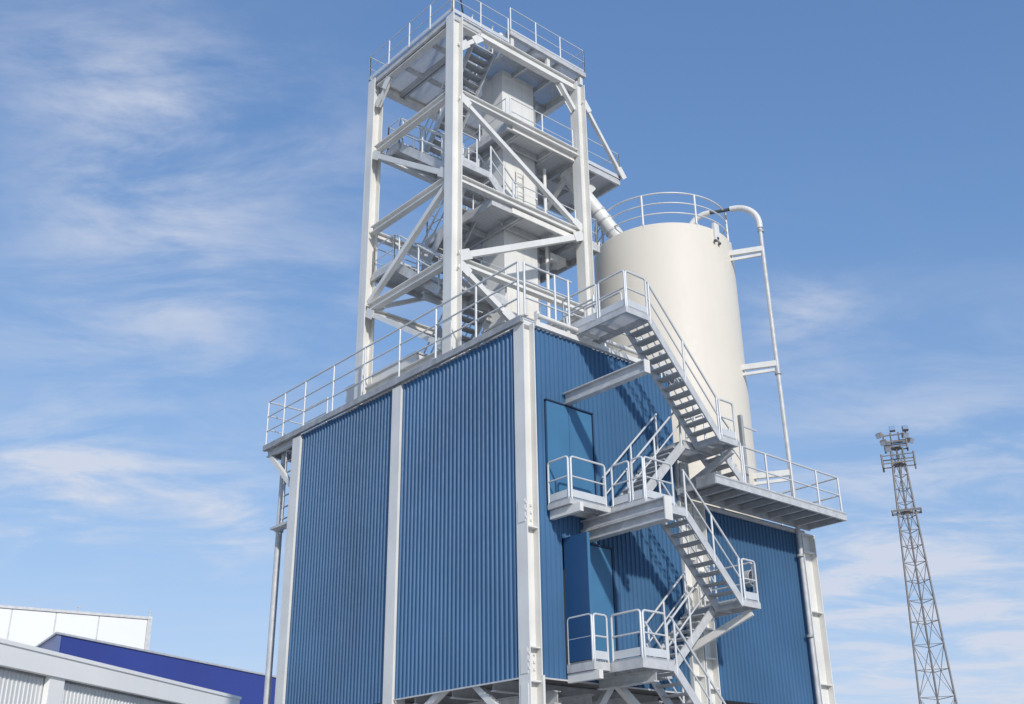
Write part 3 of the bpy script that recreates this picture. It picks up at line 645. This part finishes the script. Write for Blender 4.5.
# fill pipe up the right side of the silo
fp = thing('fill_pipe', (7.78,-.1,GZ), 'thin fill pipe rising from the lower wall to a bend over the silo top', 'pipe')
def arc(c, a, b, n=8):      # quarter bend from c+a to c+b
    c, a, b = Vector(c), Vector(a), Vector(b); return [c + a*math.cos(t*PI/2/n) + b*math.sin(t*PI/2/n) for t in range(n+1)]
dv = Vector((-.62,1.08,0)).normalized(); B = Vector((7.80,-.1,4.95)); R = .55
part('pipe', 'galv', lambda m: m.tube([(7.86,-.1,-9.9),(7.86,-.1,-2.5),B],.05,12), fp)
part('bend', 'white', lambda m: m.tube([B+Vector((0,0,-.12))]+arc(B+dv*R, -dv*R, Vector((0,0,R)),10)+[B+dv*(R+.12)+Vector((0,0,R))],.075,14), fp)
e0 = B+dv*(R+.12)+Vector((0,0,R)); e1 = e0+dv*.50
part('coupling', 'dark', lambda m: m.tube([e0, e1],.042,10), fp)
part('inlet', 'white', lambda m: m.tube([e1]+arc(e1+dv*.05-Vector((0,0,.5)), Vector((0,0,.5)), dv*.5,8)+[e1+dv*.55+Vector((0,0,-1.1))],.075,14), fp)
for z in (4.25,1.22,-1.42):
    px_, py_ = on_silo(-71, SR-.02)
    part('bracket', 'white', lambda m: m.bar((7.80,-.1,z),(px_,py_,z),.09,.13), fp)
    part('bracket', 'white', lambda m: m.bar((7.78,-.06,z-.15),(px_,py_,z-.17),.05,.07), fp)
for z in (4.72,.95,-3.3,-5): part('clamp', 'galv_dark', lambda m: m.tube([(7.825,-.1,z),(7.825,-.1,z+.05)],.078,12), fp)
# feed chute from tower to silo
ch = thing('feed_chute', (5.0,2.6,5.5), 'white sloping feed chute from the tower down into the silo top', 'chute')
c0, c1 = Vector((4.35,3.05,6.55)), Vector((5.48,2.28,4.55))
part('pipe', 'white', lambda m: m.tube([c0, c1],.19,20), ch)
for t in (.55,.66,.8): part('band', 'galv', lambda m: m.tube([c0+(c1-c0)*t, c0+(c1-c0)*(t+.02)],.205,20), ch)

# ------------------------------------------------------------------ left end of the building
pl = thing('downpipe', (.32,9.0,GZ), 'slim grey pole pipe from the roof walkway to the ground left of the building', 'pipe')
part('pipe', 'galv', lambda m: m.tube([(.30,8.95,-.2),(.30,8.95,GZ)],.075,14), pl)
part('bracket', 'white', lambda m: m.box(.24,.36,8.05,9.1,-2.06,-1.96), pl)
part('collar', 'galv', lambda m: m.tube([(.30,8.95,-2.1),(.30,8.95,-1.95)],.10,14), pl)
la = thing('ladder', (.15,8.36,-2), 'narrow grey ladder between the left column and the slim pole', 'ladder')
for y in (8.12,8.60): part('stile', 'galv', lambda m: m.tube([(.15,y,-.2),(.15,y,-1.98)],.02,6), la)
rg = MB(); rg.tube([(0,-.2,0),(0,.2,0)],.018,6); r0 = None
for i in range(6):
    loc = Vector((.15,8.36,-.5-i*.28))-ROOT[la.name]
    if r0 is None: r0 = rg.build('rung', 'galv_dark', la, local=True); r0.location = loc
    else: copy_of(r0, la, loc)
part('rest_platform', 'galv', lambda m: m.box(.0,.22,8.08,8.85,-2.12,-2.064), la)

# ------------------------------------------------------------------ sheds on the left
def pv(A, d, n, t, o, z): return Vector((A[0]+d[0]*t+n[0]*o, A[1]+d[1]*t+n[1]*o, z))
def slab(mb, A, d, n, t0, t1, o0, o1, z0, z1):
    mb.hexa([pv(A,d,n,t0,o0,z0),pv(A,d,n,t1,o0,z0),pv(A,d,n,t1,o1,z0),pv(A,d,n,t0,o1,z0),pv(A,d,n,t0,o0,z1),pv(A,d,n,t1,o0,z1),pv(A,d,n,t1,o1,z1),pv(A,d,n,t0,o1,z1)]); return mb
def setup(A, B):
    L_ = math.hypot(B[0]-A[0], B[1]-A[1]); d = ((B[0]-A[0])/L_, (B[1]-A[1])/L_); return d, (-d[1], d[0]), L_
A, B_ = (-5.226,9.886), (3.096,15.435); d, n, L1 = setup(A, B_); zt = -5.0
nh = thing('storage_hall', pv(A,d,n,L1/2,6,GZ), 'near grey-white hall with thick white roof fascia at the lower left', 'hall')
mb = MB(); a0 = pv(A,d,n,-12,.22,0); b0 = pv(A,d,n,L1-.15,.22,0); mb.ribs((a0.x,a0.y),(b0.x,b0.y),GZ,zt-.5,(-n[0],-n[1]),.13,.02,.1); mb.build('wall', 'hall', nh)
mb = MB(); b1 = pv(A,d,n,L1-.15,12,0); mb.ribs((b0.x,b0.y),(b1.x,b1.y),GZ,zt-.5,(d[0],d[1]),.13,.02,.1); mb.build('wall', 'hall', nh)
mb = MB(); a1 = pv(A,d,n,-12,12,0); mb.ribs((b1.x,b1.y),(a1.x,a1.y),GZ,zt-.5,(n[0],n[1]),.13,.02,.1); mb.build('wall', 'hall', nh)
mb = MB(); slab(mb,A,d,n,-12.2,L1,0,.16,zt-.46,zt); mb.build('fascia', 'hallw', nh)
mb = MB(); slab(mb,A,d,n,L1-.16,L1,.162,12,zt-.46,zt); mb.build('fascia', 'hallw', nh)
mb = MB(); slab(mb,A,d,n,-12.2,L1+.03,-.03,-.002,zt-.05,zt+.03); mb.build('drip_trim', 'hallw', nh)
mb = MB(); slab(mb,A,d,n,-12.1,L1-.17,.17,11.9,zt-.5,zt-.12); mb.build('roof', 'roofing', nh)
for t in (-10.2,-4.2,2.05,8.9): mb = MB(); slab(mb,A,d,n,t-.25,t+.25,.06,.19,GZ,zt-.462); mb.build('pilaster', 'hallw', nh)
A, B_ = (1.462,25.33), (12.508,30.153); d, n, L1 = setup(A, B_); zt = -2.0; n2 = ((1.98-1.462)/3.5, (28.79-25.33)/3.5)
bh = thing('blue_hall', pv(A,d,n,L1,6,GZ), 'royal blue flat-sided hall behind the near grey-white hall', 'hall')
mb = MB(); slab(mb,A,d,n2,.02,L1+14,0,.2,GZ,zt-.072); mb.build('wall', 'royal', bh)
mb = MB(); slab(mb,A,d,n2,-.2,0,0,12,GZ,zt-.072); mb.build('wall', 'royal_lit', bh, 'royal blue end wall with its lit tone painted in')
mb = MB(); slab(mb,A,d,n2,.02,L1+14,.22,12,zt-.5,zt-.2); mb.build('roof', 'roofing', bh)
mb = MB(); slab(mb,A,d,n2,-.26,L1+14,-.06,.26,zt-.07,zt); mb.build('eave_trim', 'galv', bh)
mb = MB(); slab(mb,A,d,n2,-.26,.06,.262,12,zt-.07,zt); mb.build('eave_trim', 'galv', bh)
A, B_ = (4.39,42.304), (11.267,40.901); d, n, L1 = setup(A, B_); zt = 2.0
wh = thing('white_warehouse', pv(A,d,n,-6,6,GZ), 'far bright white warehouse with upright panel joints at far left', 'warehouse')
mb = MB(); slab(mb,A,d,n,-24,L1,.03,14,GZ,zt-.1); mb.build('core', 'galv', wh)
t = L1
for k in range(15):
    mb = MB(); wd = 2.0 if k else 2.45; slab(mb,A,d,n,t-wd+.04,t-.03 if k else t-.12,0,.028,GZ,zt-.16); mb.build('wall_panel', 'panelw', wh); t -= wd
mb = MB(); slab(mb,A,d,n,-24,L1+.06,-.06,.1,zt-.13,zt); mb.build('coping', 'galv', wh)
mb = MB(); slab(mb,A,d,n,L1-.1,L1+.12,-.04,.3,GZ,zt+.02); mb.build('corner_trim', 'galv', wh)
for t, h in ((3.6,.22),(L1,.26)):
    p = pv(A,d,n,t,.1,zt); mb = MB(); mb.tube([p, p+Vector((0,0,h))],.04,6); mb.bar(p+Vector((-.09,0,h)),p+Vector((.09,0,h)),.05,.05); mb.build('antenna', 'galv', wh)

# ------------------------------------------------------------------ light mast
mc = C + Vector((.8784,.4779,0))*85
mx_, my_ = mc.x, mc.y; HT = 18.2
ms = thing('light_mast', (mx_,my_,GZ), 'tall tapering lattice light mast standing alone at far right', 'mast')
view = Vector((.8784,.4779)); side = Vector((.4779,-.8784))
def hw(z): return .42 + (HT-z)*.0405     # half width of the mast at height z
def leg(k, z):
    h = hw(z); o = (side*-h - view*h*.55, side*h - view*h*.55, view*h*1.1)[k]; return Vector((mx_+o.x, my_+o.y, z))
for k in range(3): part('leg', 'mast', lambda m: m.tube([leg(k,GZ), leg(k,HT)],.07,6), ms)
zs = [HT]; 
while zs[-1] > GZ+3: zs.append(zs[-1]-max(1.05, hw(zs[-1])*1.7))
zs.append(GZ)
for i, z in enumerate(zs[:-1]):
    zn = zs[i+1]
    m = MB()
    for k in range(3):
        m.bar(leg(k,z), leg((k+1)%3,z), .04, .04)
        mid = (leg(k,zn)+leg((k+1)%3,zn))/2 if i % 2 == 0 else (leg(k,z)+leg((k+1)%3,z))/2
        if i % 2 == 0: m.bar(leg(k,z), mid, .035, .035); m.bar(leg((k+1)%3,z), mid, .035, .035)
        else: m.bar(mid, leg(k,zn), .035, .035); m.bar(mid, leg((k+1)%3,zn), .035, .035)
    m.build('lattice_bay', 'mast', ms)
part('climbing_rail', 'mast', lambda m: m.bar((leg(0,GZ)+leg(1,GZ))/2, (leg(0,HT)+leg(1,HT))/2, .10, .04), ms)
def collar(z, w, h):
    m = MB()
    for s in (-1,1):
        c = Vector((mx_,my_,z))
        for e in (-1,1):
            a = c + Vector((side.x,side.y,0))*(w*e) + Vector((view.x,view.y,0))*(w*.5*s)
            m.tube([a+Vector((0,0,-h*.4)), a+Vector((0,0,h))],.07,6)
        a = c + Vector((side.x,side.y,0))*w + Vector((view.x,view.y,0))*(w*.5*s); b = c - Vector((side.x,side.y,0))*w + Vector((view.x,view.y,0))*(w*.5*s)
        for hh in (0,h*.8): m.bar(a+Vector((0,0,hh)), b+Vector((0,0,hh)), .07,.07)
    for e in (-1,1):
        a = c + Vector((side.x,side.y,0))*(w*e)
        for hh in (0,h*.8): m.bar(a-Vector((view.x,view.y,0))*w*.5+Vector((0,0,hh)), a+Vector((view.x,view.y,0))*w*.5+Vector((0,0,hh)), .07,.07)
    m.box(c.x-w*.35,c.x+w*.35,c.y-w*.35,c.y+w*.35,z-.04,z+.02)
    m.build('service_platform', 'mast', ms)
collar(17.0, 1.15, .75); collar(13.3, 1.0, .12); collar(18.3, .8, .5)
V3 = lambda s, v, z: Vector((mx_+(side.x*s+view.x*v)*.82, my_+(side.y*s+view.y*v)*.82, 18.3+(z-18.3)*.82))
part('head_frame', 'mast', lambda m: [m.bar(V3(-1.1,-.3,18.9),V3(1.1,-.3,18.9),.09,.09), m.bar(V3(-1.1,-.3,19.5),V3(1.1,-.3,19.5),.09,.09), m.bar(V3(-1.0,.3,18.9),V3(1.0,.3,18.9),.09,.09)] + [m.bar(V3(s,-.3,18.2),V3(s,-.3,19.7),.08,.08) for s in (-1.0,-.35,.35,1.0)] + [m.bar(V3(s,-.3,18.9),V3(s,.3,18.9),.08,.08) for s in (-1,1)], ms)
for (s, v, z, yaw, tilt) in ((-1.35,-.4,19.55,-.7,-.5),(-1.05,-.6,18.75,-.3,-.7),(-.75,-.6,18.1,.1,-.6),(-.1,-.3,20.1,0,.1),(.95,-.6,19.2,.4,-.5),(1.05,-.5,19.95,.2,.3),(1.35,-.3,18.75,.9,-.6)):
    c = V3(s,v,z); f_ = (Vector((side.x,side.y,0))*math.sin(yaw) - Vector((view.x,view.y,0))*math.cos(yaw))*math.cos(tilt) + Vector((0,0,1))*math.sin(tilt)
    m = MB(); m.bar(c-f_*.20, c+f_*.10, .42, .38); m.bar(c-f_*.31, c-f_*.201, .22, .2); o = m.build('floodlight', 'mast', ms)
    m = MB(); m.bar(c+f_*.101, c+f_*.125, .38, .34); m.build('lens', 'lens', o)

# ------------------------------------------------------------------ render settings
scn.render.engine = 'CYCLES'
scn.render.filter_size = 1.6 if hasattr(scn.render, 'filter_size') else 1.5
scn.cycles.max_bounces = 6
scn.view_settings.view_transform = 'Standard'; scn.view_settings.look = 'None'; scn.view_settings.exposure = .52; scn.view_settings.gamma = 1
